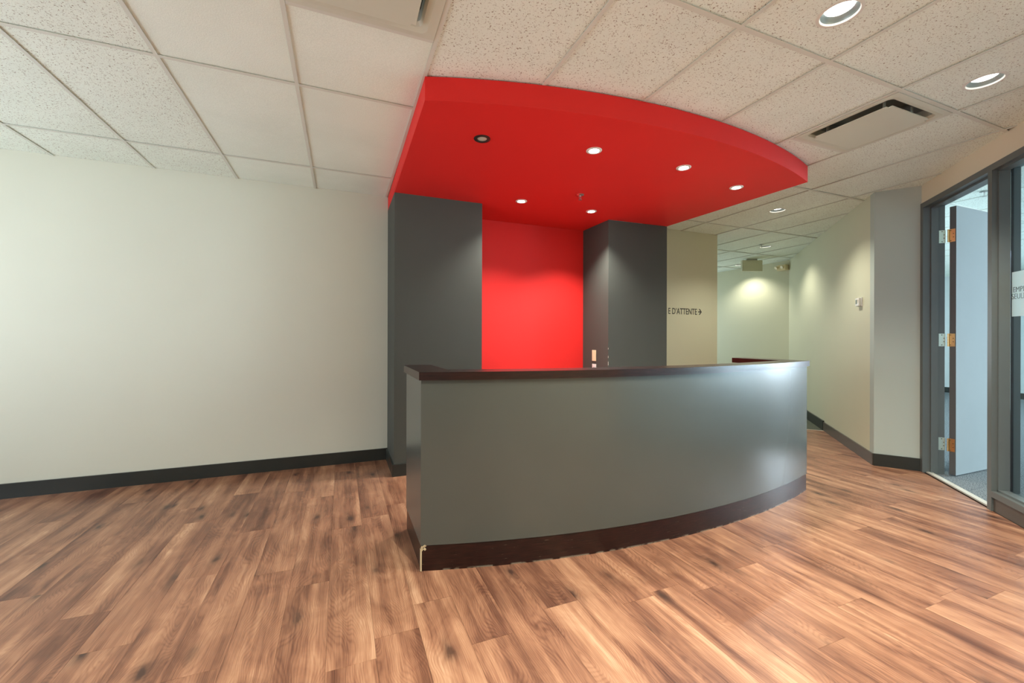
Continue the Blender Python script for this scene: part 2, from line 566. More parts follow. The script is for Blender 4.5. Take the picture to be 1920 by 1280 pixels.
CA = (4.76, 2.42)                            # near corner of the corridor wall
CB = (7.5, 5.12)                             # its far end
PA = (P0.x, P0.y)
GE = G(8.3, 0)                               # glazed wall meets the rear wall
REC = [(-4, -4), GE, (P0.x, P0.y), CA, (7.5, 5.12), (7.5, 7.85), (4.77, 7.85), (4.77, 4.25), (3.44, 4.25), (3.44, WY), (-4, WY)]

# ------------------------------------------------------------------ floor: base + planks
floor = prism('floor', M['underfloor'], [(-4.1, -4.1), (GE[0], -4.1), (P0.x, P0.y), CA, (7.55, 5.17), (7.6, 7.9), (4.6, 7.9), (4.6, WY + .1), (-4.1, WY + .1)], -0.12, -0.0085)
struct(floor)
PITCH, X0, LEN = 0.179, -0.052, 1.22
known = {-1: 2.29, 0: 1.67, 2: 1.94, 5: 1.69, 8: 1.61, 15: 1.07, 12: 1.205, 10: 1.07, -5: 2.118}
cdir = Vector((CB[0] - CA[0], CB[1] - CA[1])).normalized()
carp_a = (5.959 + cdir.y * 2.2 * -1, 3.522 + cdir.x * 2.2); carp_b = (5.959, 3.522)
pm_cache = {}
bm_rest = bmesh.new()
nrow0 = math.floor((-4 - X0) / PITCH); nrow1 = math.ceil((6.2 - X0) / PITCH)
seqj = 0.37
for k in range(nrow0, nrow1):
    xa = X0 + k * PITCH; xb = xa + PITCH - 0.0007
    seqj = (seqj + 0.38 + 0.21 * random.random()) % 1.0
    ph = known.get(k, seqj * LEN)
    y = ph - LEN * math.ceil((ph + 4.0) / LEN)
    while y < WY:
        ya, yb = y, y + LEN - 0.0007
        y += LEN
        pa, pb = max(ya, -3.99), min(yb, WY - 0.004)
        if pb - pa < 0.02:
            continue
        xaa = max(xa, -3.99)
        if xb - xaa < 0.02:
            continue
        poly = [(xaa, pa), (xb, pa), (xb, pb), (xaa, pb)]
        full = (pa == ya and pb == yb and xaa == xa)
        pieces = in_room(poly, [(carp_b, carp_a)])
        if not pieces:
            continue
        full = full and len(pieces) >= 1 and abs(sum(area2(p) for p in pieces) - area2(poly)) < 1e-6
        dz = random.uniform(-0.0002, 0.0002)
        cx, cy = (xa + xb) / 2, (ya + yb) / 2
        if pb < -0.15 or cx < -3.3:          # behind the camera / left of the view: one joined part
            for p in pieces:
                add_prism(bm_rest, p, -0.008, dz)
            continue
        if full:
            me = pm_cache.get('full')
            if me is None:
                bm = bmesh.new()
                add_box(bm, -(xb - xa) / 2, (xb - xa) / 2, -(yb - ya) / 2, (yb - ya) / 2, -0.008, 0)
                o = obj('plank', bm, M['plank'], floor); pm_cache['full'] = o.data
            else:
                o = bpy.data.objects.new('plank', me); COL.objects.link(o); o.parent = floor
        else:
            bm = bmesh.new()
            for pc in pieces:
                add_prism(bm, [(p[0] - cx, p[1] - cy) for p in pc], -0.008, 0)
            o = obj('plank', bm, M['plank'], floor)
        o.location = (cx, cy, dz)
rest = obj('planks', bm_rest, M['plank'], floor); rest['kind'] = 'stuff'

# corridor and office carpet
cor = [carp_b, CB, (7.5, 7.85), (4.77, 7.85), (4.77, 4.71)]
prism('corridor_carpet', M['carpet_green'], cor, -0.0085, 0.001, floor)
wallseg('carpet_edging', M['threshold'], carp_b, (5.959 - cdir.y * 1.7, 3.522 + cdir.x * 1.7), -0.004, 0.004, 0.018, floor)

offl = prism('floor_office', M['underfloor'], [G(8.3, 0.001), (13, -5.1), (13, 6.0), (8.2, 6.0), (CB[0] + .12, CB[1] - .02), (CA[0] + .1, CA[1] - .1), G(0, 0.001)], -0.12, -0.008)
struct(offl)
ofclip = [(G(0, 0.045), G(8.3, 0.045)), ((CB[0] + .12, CB[1] - .1), (CA[0] + .12, CA[1] - .1))]
bm_c = bmesh.new()
for i in range(-8, 17):
    for j in range(-14, 9):
        xa, ya = 5.0 + 0.5 * i, 1.73 + 0.5 * j
        poly = [(xa, ya), (xa + .4975, ya), (xa + .4975, ya + .4975), (xa, ya + .4975)]
        poly = clip(poly, *ofclip[0])
        if len(poly) >= 3:
            poly = clip(poly, *ofclip[1])
        poly = [(min(p[0], 12.95), max(min(p[1], 5.95), -4.98)) for p in poly]
        if area2(poly) < 0.002:
            continue
        near = 4.2 < xa < 6.6 and 0.3 < ya < 3.4
        if near:
            bm = bmesh.new(); cx, cy = xa + .25, ya + .25
            add_prism(bm, [(p[0] - cx, p[1] - cy) for p in poly], -0.007, 0)
            o = obj('carpet_tile', bm, M['carpet'], offl); o.location = (cx, cy, random.uniform(0, .0006))
            o.rotation_euler = (0, 0, 0)
        else:
            add_prism(bm_c, poly, -0.007, 0)
o = obj('carpet_tiles', bm_c, M['carpet'], offl); o['kind'] = 'stuff'

# ------------------------------------------------------------------ ceiling
ceil = prism('ceiling', M['plenum'], [(-4.1, -4.1), (GE[0], -4.1), (13, -5.1), (13, 6), (8, 6), (7.6, 7.9), (4.6, 7.9), (4.6, WY + .1), (-4.1, WY + .1)], CZ + 0.16, CZ + 0.22)
struct(ceil)
XS = [-4.0, -3.94, -3.33, -2.71, -2.085, -1.454, -0.86, -0.233, 0.412, 1.04, 1.667, 2.294, 2.923, 3.526, 4.124, 4.73, 5.28, 5.86, 6.42, 7.0, 7.5]
YS = [-4.0, -3.60, -2.36, -1.12, 0.12, 1.363, 2.61, 3.84, 4.95, 6.1, 7.3, 7.85]
TEE = 0.024
VENTS = [(-0.233, 0.412), (2.923, 3.526)]
WGLASS_A, WGLASS_B = G(8.3, 0), G(0, 0)
ARC_C = (1.965, 6.727); ARC_R = 4.73


def inside_canopy(x0, x1, y0, y1):
    return x0 > 0.43 and x1 < 3.42 and y0 > 2.3 and y1 < WY - .02 and False


def tile_hole(bm, poly, c, r, z0, z1, seg=32):
    """flat tile with a round hole; poly is convex"""
    circ = [(c[0] + r * math.cos(2 * PI * k / seg), c[1] + r * math.sin(2 * PI * k / seg)) for k in range(seg)]
    tris = tessellate_polygon([[Vector((x, y, 0)) for x, y in poly], [Vector((x, y, 0)) for x, y in circ[::-1]]])
    pts = list(poly) + circ[::-1]
    lo = [bm.verts.new((x, y, z0)) for x, y in pts]; hi = [bm.verts.new((x, y, z1)) for x, y in pts]
    for a, b_, c_ in tris:
        bm.faces.new((lo[a], lo[b_], lo[c_])); bm.faces.new((hi[c_], hi[b_], hi[a]))
    n = len(poly)
    for k in range(n):
        j = (k + 1) % n
        bm.faces.new((lo[k], lo[j], hi[j], hi[k]))
    for k in range(seg):
        j = (k + 1) % seg
        bm.faces.new((lo[n + k], lo[n + j], hi[n + j], hi[n + k]))


def put_tile(pieces, smooth):
    poly = pieces[0]
    cx = sum(p[0] for p in poly) / len(poly); cy = sum(p[1] for p in poly) / len(poly)
    bm = bmesh.new()
    hole = None
    for (lx, ly, _) in DOWN:
        ins = all(((poly[(i + 1) % len(poly)][0] - poly[i][0]) * (ly - poly[i][1]) - (poly[(i + 1) % len(poly)][1] - poly[i][1]) * (lx - poly[i][0])) > 0.05 * math.dist(poly[i], poly[(i + 1) % len(poly)]) for i in range(len(poly)))
        if ins:
            hole = (lx, ly)
    loc = [(p[0] - cx, p[1] - cy) for p in poly]
    if hole:
        tile_hole(bm, loc, (hole[0] - cx, hole[1] - cy), 0.0775, 0, 0.014)
    else:
        add_prism(bm, loc, 0, 0.014)
    for pc in pieces[1:]:
        add_prism(bm, [(p[0] - cx, p[1] - cy) for p in pc], 0, 0.014)
    o = obj('ceiling_tile', bm, M['tile_smooth'] if smooth else M['tile'], ceil)
    o.location = (cx, cy, CZ + 0.0060 + random.uniform(-0.0005, 0.0008))


def ccw(poly):
    a = sum(poly[i][0] * poly[(i + 1) % len(poly)][1] - poly[(i + 1) % len(poly)][0] * poly[i][1] for i in range(len(poly)))
    return poly if a > 0 else poly[::-1]


for i in range(len(XS) - 1):
    for j in range(len(YS) - 1):
        x0, x1, y0, y1 = XS[i], XS[i + 1], YS[j], YS[j + 1]
        if x1 - x0 < .1:
            continue
        g = 0.0015
        cells = []
        isv = any(abs(x0 - v[0]) < .01 for v in VENTS) and abs(y0 - 1.363) < .01
        if isv:
            cells.append((x0, x1, 1.984, y1))
        else:
            cells.append((x0, x1, y0, y1))
        for (a0, a1, b0, b1) in cells:
            if a1 <= 4.75 and b0 > WY - .05:
                continue
            if a1 <= 4.75:
                b1 = min(b1, WY if a1 < 3.44 else 4.25)
                if a0 >= 3.4:
                    b1 = min(b1, 4.25)
            if a0 < 4.76 and b0 > 4.2 and a1 > 4.76:
                a0 = 4.77
            if b1 - b0 < .05:
                continue
            poly = [(a0 + g, b0 + g), (a1 - g, b0 + g), (a1 - g, b1 - g), (a0 + g, b1 - g)]
            pieces = sorted((ccw(p) for p in in_room(poly)), key=area2, reverse=True)
            if not pieces or area2(pieces[0]) < 2e-3:
                continue
            smooth = (-1.0 < x0 < 0.3 and y0 > -0.1)
            put_tile(pieces, smooth)
# strip of short tiles between the 3.84 line and the far wall
# rails (T-bars): main runners along X, cross tees along Y
def rail(pa, pb, wdt=TEE, z=CZ):
    d = (Vector(pb) - Vector(pa)); L = d.length
    if L < 0.05:
        return
    d.normalize(); nrm = Vector((-d.y, d.x)) * wdt / 2
    a = Vector(pa); b_ = Vector(pb)
    bm = bmesh.new()
    add_prism(bm, [tuple(a - nrm), tuple(b_ - nrm), tuple(b_ + nrm), tuple(a + nrm)], z, z + 0.002)
    nw = nrm * (0.0015 / wdt * 2)
    add_prism(bm, [tuple(a - nw), tuple(b_ - nw), tuple(b_ + nw), tuple(a + nw)], z + 0.002, z + 0.036)
    obj('grid_rail', bm, M['rail'], ceil)


def seg_in(pa, pb, planes):
    """clip a segment to the left of each plane"""
    a = Vector(pa); b_ = Vector(pb)
    for c1, c2 in planes:
        def s(p):
            return (c2[0] - c1[0]) * (p.y - c1[1]) - (c2[1] - c1[1]) * (p.x - c1[0])
        sa, sb = s(a), s(b_)
        if sa < 0 and sb < 0:
            return None
        if sa < 0 or sb < 0:
            t = sa / (sa - sb); m_ = a + (b_ - a) * t
            if sa < 0:
                a = m_
            else:
                b_ = m_
    return (tuple(a), tuple(b_))


def room_segs(pa, pb):
    out = []
    for pl in ([(PA, CA), (GE, PA)], [(CA, PA), (CA, CB)]):
        q = seg_in(pa, pb, pl)
        if q and math.dist(*q) > 0.02:
            out.append(q)
    if len(out) == 2:
        e = sorted([out[0][0], out[0][1], out[1][0], out[1][1]], key=lambda p: (p[0] - pa[0]) ** 2 + (p[1] - pa[1]) ** 2)
        if math.dist(e[1], e[2]) < 1e-3:
            out = [(e[0], e[3])]
    return out

for yv in YS[1:-1]:
    xa, xb = (-4, 7.5) if yv < 4.2 else (4.77, 7.5)
    for s in room_segs((xa, yv), (xb, yv)):
        rail(*s)
for xv in XS[2:-1]:
    yend = WY if xv < 3.45 else (4.25 if xv < 4.77 else 7.85)
    for s in room_segs((xv, -4), (xv, yend)):
      ya, yb = s[0][1], s[1][1]
      cuts = [y for y in YS if ya < y < yb]
      ys_ = [ya] + cuts + [yb]
      for a, b_ in zip(ys_, ys_[1:]):
        if b_ - a > .06:
            rail((xv, a + (TEE / 2 if a in cuts else 0)), (xv, b_ - (TEE / 2 if b_ in cuts else 0)), 0.020)
for v0, v1 in VENTS:
    rail((v0 + .012, 1.984), (v1 - .012, 1.984))
# office ceiling
struct(prism('ceiling_office', M['tile'], [G(8.3, 0.15), (12.9, -5), (12.9, 6), (8.3, 6), (CB[0] + .3, CB[1] - .05), (CA[0] + .25, CA[1] - .1), G(0, 0.15)], CZ, CZ + 0.02))
for k in range(4):
    yv = 2.3 - 1.22 * k
    wallseg('grid_rail', M['rail'], (5.35, yv), (12.8, yv), CZ - 0.003, CZ, 0.024, bpy.data.objects['ceiling_office'])
for k in range(7):
    xv = 5.86 + 0.61 * k
    wallseg('grid_rail', M['rail'], (xv, -3), (xv, 3.4 + max(0, (xv - 6))), CZ - 0.0028, CZ, 0.02, bpy.data.objects['ceiling_office'])

# ------------------------------------------------------------------ walls
struct(wallseg('wall_far', M['wall'], (0.44, WY), (-4.1, WY), 0, CZ + .15, -0.1))
struct(prism('wall_left', M['wall'], [(-4.1, -4), (-4, -4), (-4, 0.4), (-4.1, 0.4)], 0, CZ + .15))
struct(prism('wall_left', M['wall'], [(-4.1, 3.6), (-4, 3.6), (-4, WY), (-4.1, WY)], 0, CZ + .15))
struct(prism('wall_left', M['wall'], [(-4.1, .4), (-4, .4), (-4, 3.6), (-4.1, 3.6)], 0, 0.55))
struct(prism('wall_left', M['wall'], [(-4.1, .4), (-4, .4), (-4, 3.6), (-4.1, 3.6)], 2.35, CZ + .15))
struct(wallseg('wall_rear', M['wall'], (-4.1, -4), (GE[0], -4), 0, CZ + .15, -0.1))
struct(wallseg('wall_sign', M['wall_lamp_warmed'], (3.40, 4.25), (4.77, 4.25), 0, CZ + .15, 0.12))
struct(wallseg('wall_corridor_inner', M['wall_lamp_warmed'], (4.77, 4.37), (4.77, 7.85), 0, CZ + .15, 0.12))
struct(wallseg('wall_corridor', M['wall_lamp_warmed'], CA, CB, 0, CZ + .15, -0.1))
struct(wallseg('wall_corridor_end', M['wall_lamp_warmed'], (7.5, 7.95), (7.5, 5.02), 0, CZ + .15, 0.1))
struct(wallseg('wall_corridor_far', M['wall_lamp_warmed'], (4.6, 7.85), (7.6, 7.85), 0, CZ + .15, 0.1))
struct(prism('wall_column', M['wall_light_greyed'], [CA, (P0.x, P0.y), (P0.x + .07, P0.y + .07), (CA[0] + .07, CA[1] + .07)], 0, CZ + .15))
# canopy piers and niche
struct(prism('wall_pier_left', M['pier'], [(0.43, 3.795), (1.238, 3.795), (1.238, 4.37), (0.43, 4.37)], 0, SZ, bevel=0.002))
struct(prism('wall_pier_left_head', M['pier'], [(0.437, 3.82), (1.238, 3.82), (1.238, 4.37), (0.437, 4.37)], SZ, CZ + .15))
struct(prism('wall_pier_right', M['pier'], [(2.667, 3.79), (3.442, 3.76), (3.442, 4.37), (2.667, 4.37)], 0, SZ, bevel=0.002))
for zc, hh in ((1.105, .008), (1.015, .011), (0.945, .019)):
    ch = bpy.data.objects['wall_pier_right']
    c_ = box('paint_chip', M['desk_inner'], 2.6658, 2.6690, 3.7888, 3.7915, zc - hh, zc + hh); c_.parent = ch
struct(prism('wall_niche', M['red'], [(1.238, 4.30), (2.667, 4.30), (2.667, 4.4), (1.238, 4.4)], 0, SZ + .02))

# baseboards (thin dark boards, 11 cm high)
BT = 0.014
struct(wallseg('baseboard_far', M['base'], (0.429, WY), (-4.0, WY), 0.0, 0.112, BT, bevel=0.0015))
struct(prism('baseboard_pier', M['base'], [(0.415, 3.779), (0.74, 3.779), (1.238, 3.779), (1.238, 3.794), (0.4295, 3.794), (0.4295, WY - BT - .001), (0.415, WY - BT - .001)], 0, 0.105))
struct(wallseg('baseboard_corridor', M['base_brown'], CA, (5.93, 3.573), 0, 0.112, BT, bevel=0.001))
struct(wallseg('baseboard_corridor_far', M['base'], (5.931, 3.574), (7.48, 5.10), 0, 0.128, BT + .004, bevel=0.001))
struct(wallseg('baseboard_column', M['base'], (P0.x - .004, P0.y + .006), (CA[0] - .004, CA[1] + .003), 0, 0.115, BT, bevel=0.001))
struct(wallseg('baseboard_sign', M['base'], (4.77, 4.25), (3.444, 4.25), 0, 0.112, BT))
struct(wallseg('baseboard_end', M['base'], (7.5, 7.84), (7.5, 5.16), 0, 0.112, -BT))
struct(wallseg('baseboard_left', M['base'], (-4.0, 4.34), (-4.0, -4), 0, 0.112, BT))
struct(wallseg('baseboard_rear', M['base'], (-3.98, -4), (GE[0] - .05, -4), 0, 0.112, BT))

# side window of the reception (left, outside the frame) and its frame
w2 = struct(empty('window_2', (-4.05, 2.0, 0.55)))
bm = bmesh.new()
for a in (0.4, 1.44, 2.48, 3.54):
    add_box(bm, -0.04, 0.04, a - 2.0, a - 2.0 + .06, 0, 1.8)
add_box(bm, -0.04, 0.04, -1.6, 1.6, 0, .05); add_box(bm, -0.04, 0.04, -1.6, 1.6, 1.75, 1.8)
obj('window_frame', bm, M['frame'], w2)

# ------------------------------------------------------------------ glazed wall: header, frame, door, side light
HZ = 2.463                                   # top of the frame
struct(prism('wall_glazed_header', M['wall_tan'], [G(0, 0), G(8.3, 0), G(8.3, .12), G(0, .12)], HZ, CZ + .15))
struct(prism('wall_glazed_rest', M['wall_tan'], [G(3.35, 0), G(8.3, 0), G(8.3, .12), G(3.35, .12)], 0, HZ))
struct(prism('wall_office_side', M['wall_office'], [(CA[0] + .11, CA[1] - .05), (CB[0] + .12, CB[1] - .1), (CB[0] + .06, CB[1] - .02), (CA[0] + .09, CA[1] + .0)], 0, CZ))


def gprism(bm, s0, s1, n0, n1, z0, z1):
    add_prism(bm, [G(s0, n0), G(s1, n0), G(s1, n1), G(s0, n1)], z0, z1)


door1 = struct(empty('door_1', (*G(0.5, 0.07), 0)))
window1 = struct(empty('window_1', (*G(1.6, 0.07), 0)))


def child(o, parent):
    """parent while keeping world coordinates baked in the mesh"""
    o.parent = parent
    o.matrix_parent_inverse = Matrix.Translation(parent.location).inverted()
    return o


def gpart(name, m, boxes, parent, bevel=0.0):
    bm = bmesh.new()
    for bx in boxes:
        gprism(bm, *bx)
    if bevel:
        es = [e for e in bm.edges if e.calc_face_angle(0) > math.radians(30)]
        bmesh.ops.bevel(bm, geom=es, offset=bevel, segments=1, affect='EDGES')
    return child(obj(name, bm, m), parent)


FW = 0.045
# door frame: two jambs and a head, each stepped with a stop
gpart('jamb', M['frame'], [(0, FW, -0.008, 0.145, 0, HZ - FW), (FW, FW + .014, 0.045, 0.095, 0, HZ - FW - .002)], door1, 0.0015)
gpart('jamb', M['frame'], [(0.921, 0.965, -0.008, 0.145, 0, HZ - FW), (0.907, 0.921, 0.045, 0.095, 0, HZ - FW - .002), (0.965, 0.979, 0.022, 0.082, 0.142, HZ - FW - .002)], door1, 0.0015)
gpart('frame_head', M['frame'], [(0, 0.965, -0.008, 0.145, HZ - FW, HZ), (FW, .921, 0.045, 0.095, HZ - FW - .014, HZ - FW)], door1, 0.0015)
gpart('threshold', M['threshold'], [(FW, 0.921, 0.02, 0.062, 0, 0.011)], door1, 0.003)
# window 1: two lights after the door
WA, WB_, WC = 0.965, 2.10, 3.30
gpart('frame_head', M['frame'], [(WA, WC + .045, -0.008, 0.145, HZ - FW, HZ), (WA, WC, 0.022, .082, HZ - FW - .014, HZ - FW)], window1, 0.0015)
gpart('mullion', M['frame'], [(WB_, WB_ + .045, -0.008, 0.145, 0.142, HZ - FW)], window1, 0.0015)
gpart('mullion', M['frame'], [(WC, WC + .045, -0.008, 0.145, 0, HZ - FW)], window1, 0.0015)
gpart('sill_rail', M['frame'], [(WA, WC, -0.008, 0.145, 0.100, 0.142), (WA, WC, 0.022, .082, 0.142, 0.156)], window1, 0.0015)
gpart('base_panel', M['base_brown'], [(WA, WC, 0.004, 0.14, 0, 0.100)], window1)
gpart('gasket', M['black'], [(0.979, 0.984, 0.083, 0.099, 0.157, HZ - FW), (WB_ - .004, WB_, 0.083, 0.099, 0.157, HZ - FW), (WB_ + .045, WB_ + .049, 0.083, 0.099, 0.157, HZ - FW), (WC - .004, WC, 0.083, 0.099, 0.157, HZ - FW)], window1)
gpart('pane', M['glass'], [(0.966, WB_, 0.088, 0.094, 0.143, HZ - FW)], window1)
gpart('pane', M['glass'], [(WB_ + .045, WC, 0.088, 0.094, 0.143, HZ - FW)], window1)

# the door leaf, folded back into the office
HP = Vector((5.030, 1.986))
leaf_dir = Vector((0.9998, -0.02)).normalized(); ln = Vector((leaf_dir.y, -leaf_dir.x))


def leaf_pts(a0, a1, b0, b1):
    return [tuple(HP + leaf_dir * a + ln * b_) for a, b_ in ((a0, b0), (a1, b0), (a1, b1), (a0, b1))]


bm = bmesh.new(); add_prism(bm, leaf_pts(0.0008, 0.868, 0, 0.044), 0.012, 2.397)
leaf = child(obj('door_leaf', bm, M['door']), door1)
bm = bmesh.new(); add_prism(bm, leaf_pts(0, 0.0008, 0, 0.044), 0.012, 2.397)
e_ = obj('hinge_edge', bm, M['door_edge']); e_.parent = leaf
bm = bmesh.new(); add_prism(bm, leaf_pts(0.80, 0.812, 0.044, 0.085), 0.99, 1.002); add_prism(bm, leaf_pts(0.70, 0.812, 0.075, 0.087), 0.989, 1.003)
h_ = obj('lever_handle', bm, M['steel']); h_.parent = leaf
for z in (2.14, 1.21, 0.275):
    hz = 0.057
    pin = HP + leaf_dir * -0.012 + ln * -0.004
    bm = bmesh.new()
    for q in range(5):
        lathe(bm, [(0, -hz + q * .0228 + .0005), (0.0062, -hz + q * .0228 + .0005), (0.0062, -hz + q * .0228 + .022), (0, -hz + q * .0228 + .022)], (pin.x, pin.y, z), 12)
    kn = child(obj('hinge', bm, M['brass'], smooth=False), door1)
    # leaf on the jamb reveal, as seen beside the knuckle
    bm = bmesh.new(); gprism(bm, FW, FW + .002, 0.103, 0.148, z - hz, z + hz)
    o = obj('jamb_plate', bm, M['brass_daylit']); o.parent = kn; o.matrix_parent_inverse = Matrix.Translation(door1.location).inverted() @ Matrix.Identity(4)
    bm = bmesh.new(); add_prism(bm, leaf_pts(-0.0022, 0, -0.004, 0.038), z - hz, z + hz)
    o2 = obj('door_plate', bm, M['brass']); o2.parent = kn
    bm = bmesh.new()
    for dz_, s_ in ((-.045, .118), (.045, .118), (-.015, .132), (.015, .132)):
        c = P0 + U * (FW + .0026) + NN * (s_ + .006)
        t = bmesh.ops.create_uvsphere(bm, u_segments=8, v_segments=5, radius=0.004)
        bmesh.ops.translate(bm, vec=(c.x, c.y, z + dz_), verts=t['verts'])
    for dz_, s_ in ((-.045, .008), (.045, .008), (-.015, .026), (.015, .026)):
        c = HP + leaf_dir * -.0026 + ln * s_
        t = bmesh.ops.create_uvsphere(bm, u_segments=8, v_segments=5, radius=0.004)
        bmesh.ops.translate(bm, vec=(c.x, c.y, z + dz_), verts=t['verts'])
    o3 = obj('screws', bm, M['screw']); o3.parent = kn
    for ch in (o, o2, o3):
        ch.matrix_parent_inverse = Matrix.Identity(4)
e_.matrix_parent_inverse = Matrix.Identity(4); h_.matrix_parent_inverse = Matrix.Identity(4)

# office shell
struct(prism('wall_office_far', M['wall_office'], [(12.75, .65), (12.85, .65), (12.85, 6), (12.75, 6)], 0, CZ))
struct(prism('wall_office_far', M['wall_office'], [(12.75, -5), (12.85, -5), (12.85, .65), (12.75, .65)], 0, 0.5))
struct(prism('wall_office_far', M['wall_office'], [(12.75, -5), (12.85, -5), (12.85, .65), (12.75, .65)], 2.58, CZ))
struct(prism('wall_office_end', M['wall_office'], [(7.7, 5.9), (12.8, 5.9), (12.8, 6.0), (7.7, 6.0)], 0, CZ))
struct(prism('baseboard_office', M['base'], [(12.735, -5), (12.75, -5), (12.75, 5.9), (12.735, 5.9)], 0, 0.12))
struct(prism('wall_office_side', M['wall_office'], [(1.2, -5.1), (12.8, -5.1), (12.8, -5.0), (1.2, -5.0)], 0, CZ))

# ------------------------------------------------------------------ red canopy
def circ3(a, m_, b_):
    ax, ay = a; bx, by = m_; cx, cy = b_
    d = 2 * (ax * (by - cy) + bx * (cy - ay) + cx * (ay - by))
    ux = ((ax * ax + ay * ay) * (by - cy) + (bx * bx + by * by) * (cy - ay) + (cx * cx + cy * cy) * (ay - by)) / d
    uy = ((ax * ax + ay * ay) * (cx - bx) + (bx * bx + by * by) * (ax - cx) + (cx * cx + cy * cy) * (bx - ax)) / d
    return (ux, uy), math.dist((ux, uy), a)


def arc(a, m_, b_, n=64):
    c, r = circ3(a, m_, b_)
    t0 = math.atan2(a[1] - c[1], a[0] - c[0]); t1 = math.atan2(b_[1] - c[1], b_[0] - c[0])
    return [(c[0] + r * math.cos(t0 + (t1 - t0) * k / n), c[1] + r * math.sin(t0 + (t1 - t0) * k / n)) for k in range(n + 1)]


canopy = tag(empty('ceiling_canopy', (1.95, 3.2, SZ)), 'large red curved canopy hung under the white tiled ceiling above the desk', 'canopy')
carc = arc((0.413, 2.262), (1.95, 1.997), (3.517, 2.250))


def keep(o, parent):
    o.parent = parent
    o.matrix_parent_inverse = Matrix.Translation(parent.location).inverted()
    return o


keep(prism('soffit_panel', M['red'], carc + [(3.44, 3.757), (2.668, 3.787), (2.668, 4.299), (1.239, 4.299), (1.239, 3.796), (0.429, 3.796)], SZ, SZ + 0.012), canopy)
fas = strip_pts(carc, 0, 0.014)
keep(prism('curved_fascia', M['red'], fas, SZ + 0.012, CZ - .001, smooth=True), canopy)
keep(wallseg('side_fascia', M['red'], (3.503, 2.262), (3.43, 4.24), SZ + .012, CZ - .001, 0.014), canopy)
keep(wallseg('side_fascia', M['red'], (0.4305, WY - .004), (0.414, 2.262), SZ + .0121, CZ - .001, 0.014), canopy)
keep(prism('soffit_panel_rear', M['red'], [(0.430, 3.797), (0.445, 3.797), (0.445, 4.36), (0.430, 4.36)], SZ, SZ + .012), canopy)


def ring_light(name, x, y, z, trim, lens, label, group, parent=None):
    t = tag(empty(name, (x, y, z)), label, 'spotlight', group)
    bm = bmesh.new()
    lathe(bm, [(0.053, 0.0), (0.053, -0.003), (0.048, -0.006), (0.036, -0.006), (0.031, -0.002), (0.030, 0.0)], (0, 0, 0), 32)
    obj('trim_ring', bm, trim, t, True)
    bm = bmesh.new()
    lathe(bm, [(0.030, -0.0012), (0.020, -0.003), (0, -0.0035)], (0, 0, 0), 32)
    obj('lens', bm, lens, t, True)
    return t


labs = ['lit spotlight in the middle of the canopy, nearest the curved front edge',
        'lit spotlight near the curved edge, second from the right tip of the canopy',
        'lit spotlight closest to the right tip of the red canopy',
        'lit spotlight at the rear of the canopy beside the left charcoal pier',
        'lit spotlight at the rear of the canopy beside the right charcoal pier']
for (x, y), l in zip(SPOTS, labs):
    ring_light('canopy_spotlight', x, y, SZ, M['trim_white'], M['lamp_spot'], l, 'lit spotlights in the red canopy')
t = ring_light('canopy_spotlight', 0.832, 2.556, SZ, M['black'], M['lamp_off'], 'unlit spotlight with a black ring at the left end of the canopy', None)


def sprinkler(x, y, z, label):
    t = tag(empty('sprinkler', (x, y, z)), label, 'sprinkler')
    bm = bmesh.new(); lathe(bm, [(0.034, 0), (0.034, -0.003), (0.026, -0.007), (0.012, -0.009), (0.009, -0.004)], (0, 0, 0), 24)
    obj('escutcheon', bm, M['steel'], t, True)
    bm = bmesh.new(); lathe(bm, [(0.008, -0.004), (0.008, -0.018), (0.003, -0.02), (0.003, -0.045), (0, -0.045)], (0, 0, 0), 12)
    for sgn in (-1, 1):
        vs = add_box(bm, -0.0015, 0.0015, -0.0015, 0.0015, -0.045, -0.016)
        bmesh.ops.translate(bm, vec=(sgn * .010, 0, 0), verts=vs)
    obj('sprinkler_body', bm, M['steel'], t)
    bm = bmesh.new()
    lathe(bm, [(0, -0.045), (0.016, -0.046), (0.016, -0.048), (0, -0.048)], (0, 0, 0), 20)
    obj('deflector', bm, M['steel'], t, True)


sprinkler(1.967, 3.224, SZ, 'chrome sprinkler head under the red canopy between its rear spotlights')
sprinkler(5.86, 4.42, CZ, 'small sprinkler head in the corridor ceiling beside a downlight')
sprinkler(5.66, 1.99, CZ - .003, 'sprinkler head on the office ceiling seen above the open door')

# ------------------------------------------------------------------ recessed downlights
dl = ['lit recessed downlight at the top edge of the picture, above the ceiling vent',
      'lit recessed downlight near the right edge of the ceiling, before the glazed wall',
      'recessed downlight in the ceiling just beyond the tip of the red canopy',
      'recessed downlight in the corridor ceiling above the exit sign',
      'recessed downlight over the end wall of the corridor behind the exit sign',
      'added unseen recessed downlight in the ceiling above the camera in front of the desk',
      'added unseen recessed downlight in the ceiling left of the vent before the desk',
      'added unseen recessed downlight in the ceiling near the left side window',
      'added unseen recessed downlight behind the camera on the desk side',
      'added unseen recessed downlight behind the camera at the middle of the room',
      'added unseen recessed downlight behind the camera near the glazed wall']
for (x, y, p), l in zip(DOWN, dl):
    t = tag(empty('downlight', (x, y, CZ + .0075)), l, 'downlight', 'recessed ceiling downlights')
    bm = bmesh.new(); lathe(bm, [(0.0775, 0.003), (0.086, 0.0), (0.086, -0.0025), (0.077, -0.005), (0.073, -0.004), (0.070, 0.004)], (0, 0, 0), 40)
    obj('trim_ring', bm, M['trim_white'], t, True)
    bm = bmesh.new(); lathe(bm, [(0.0715, 0.002), (0.067, 0.014), (0.054, 0.026)], (0, 0, 0), 40)
    obj('reflector', bm, M['reflector'], t, True)
    bm = bmesh.new(); lathe(bm, [(0.0545, 0.0255), (0.048, 0.021), (0.0, 0.018)], (0, 0, 0), 40)
    obj('lens', bm, M['lamp'], t, True)

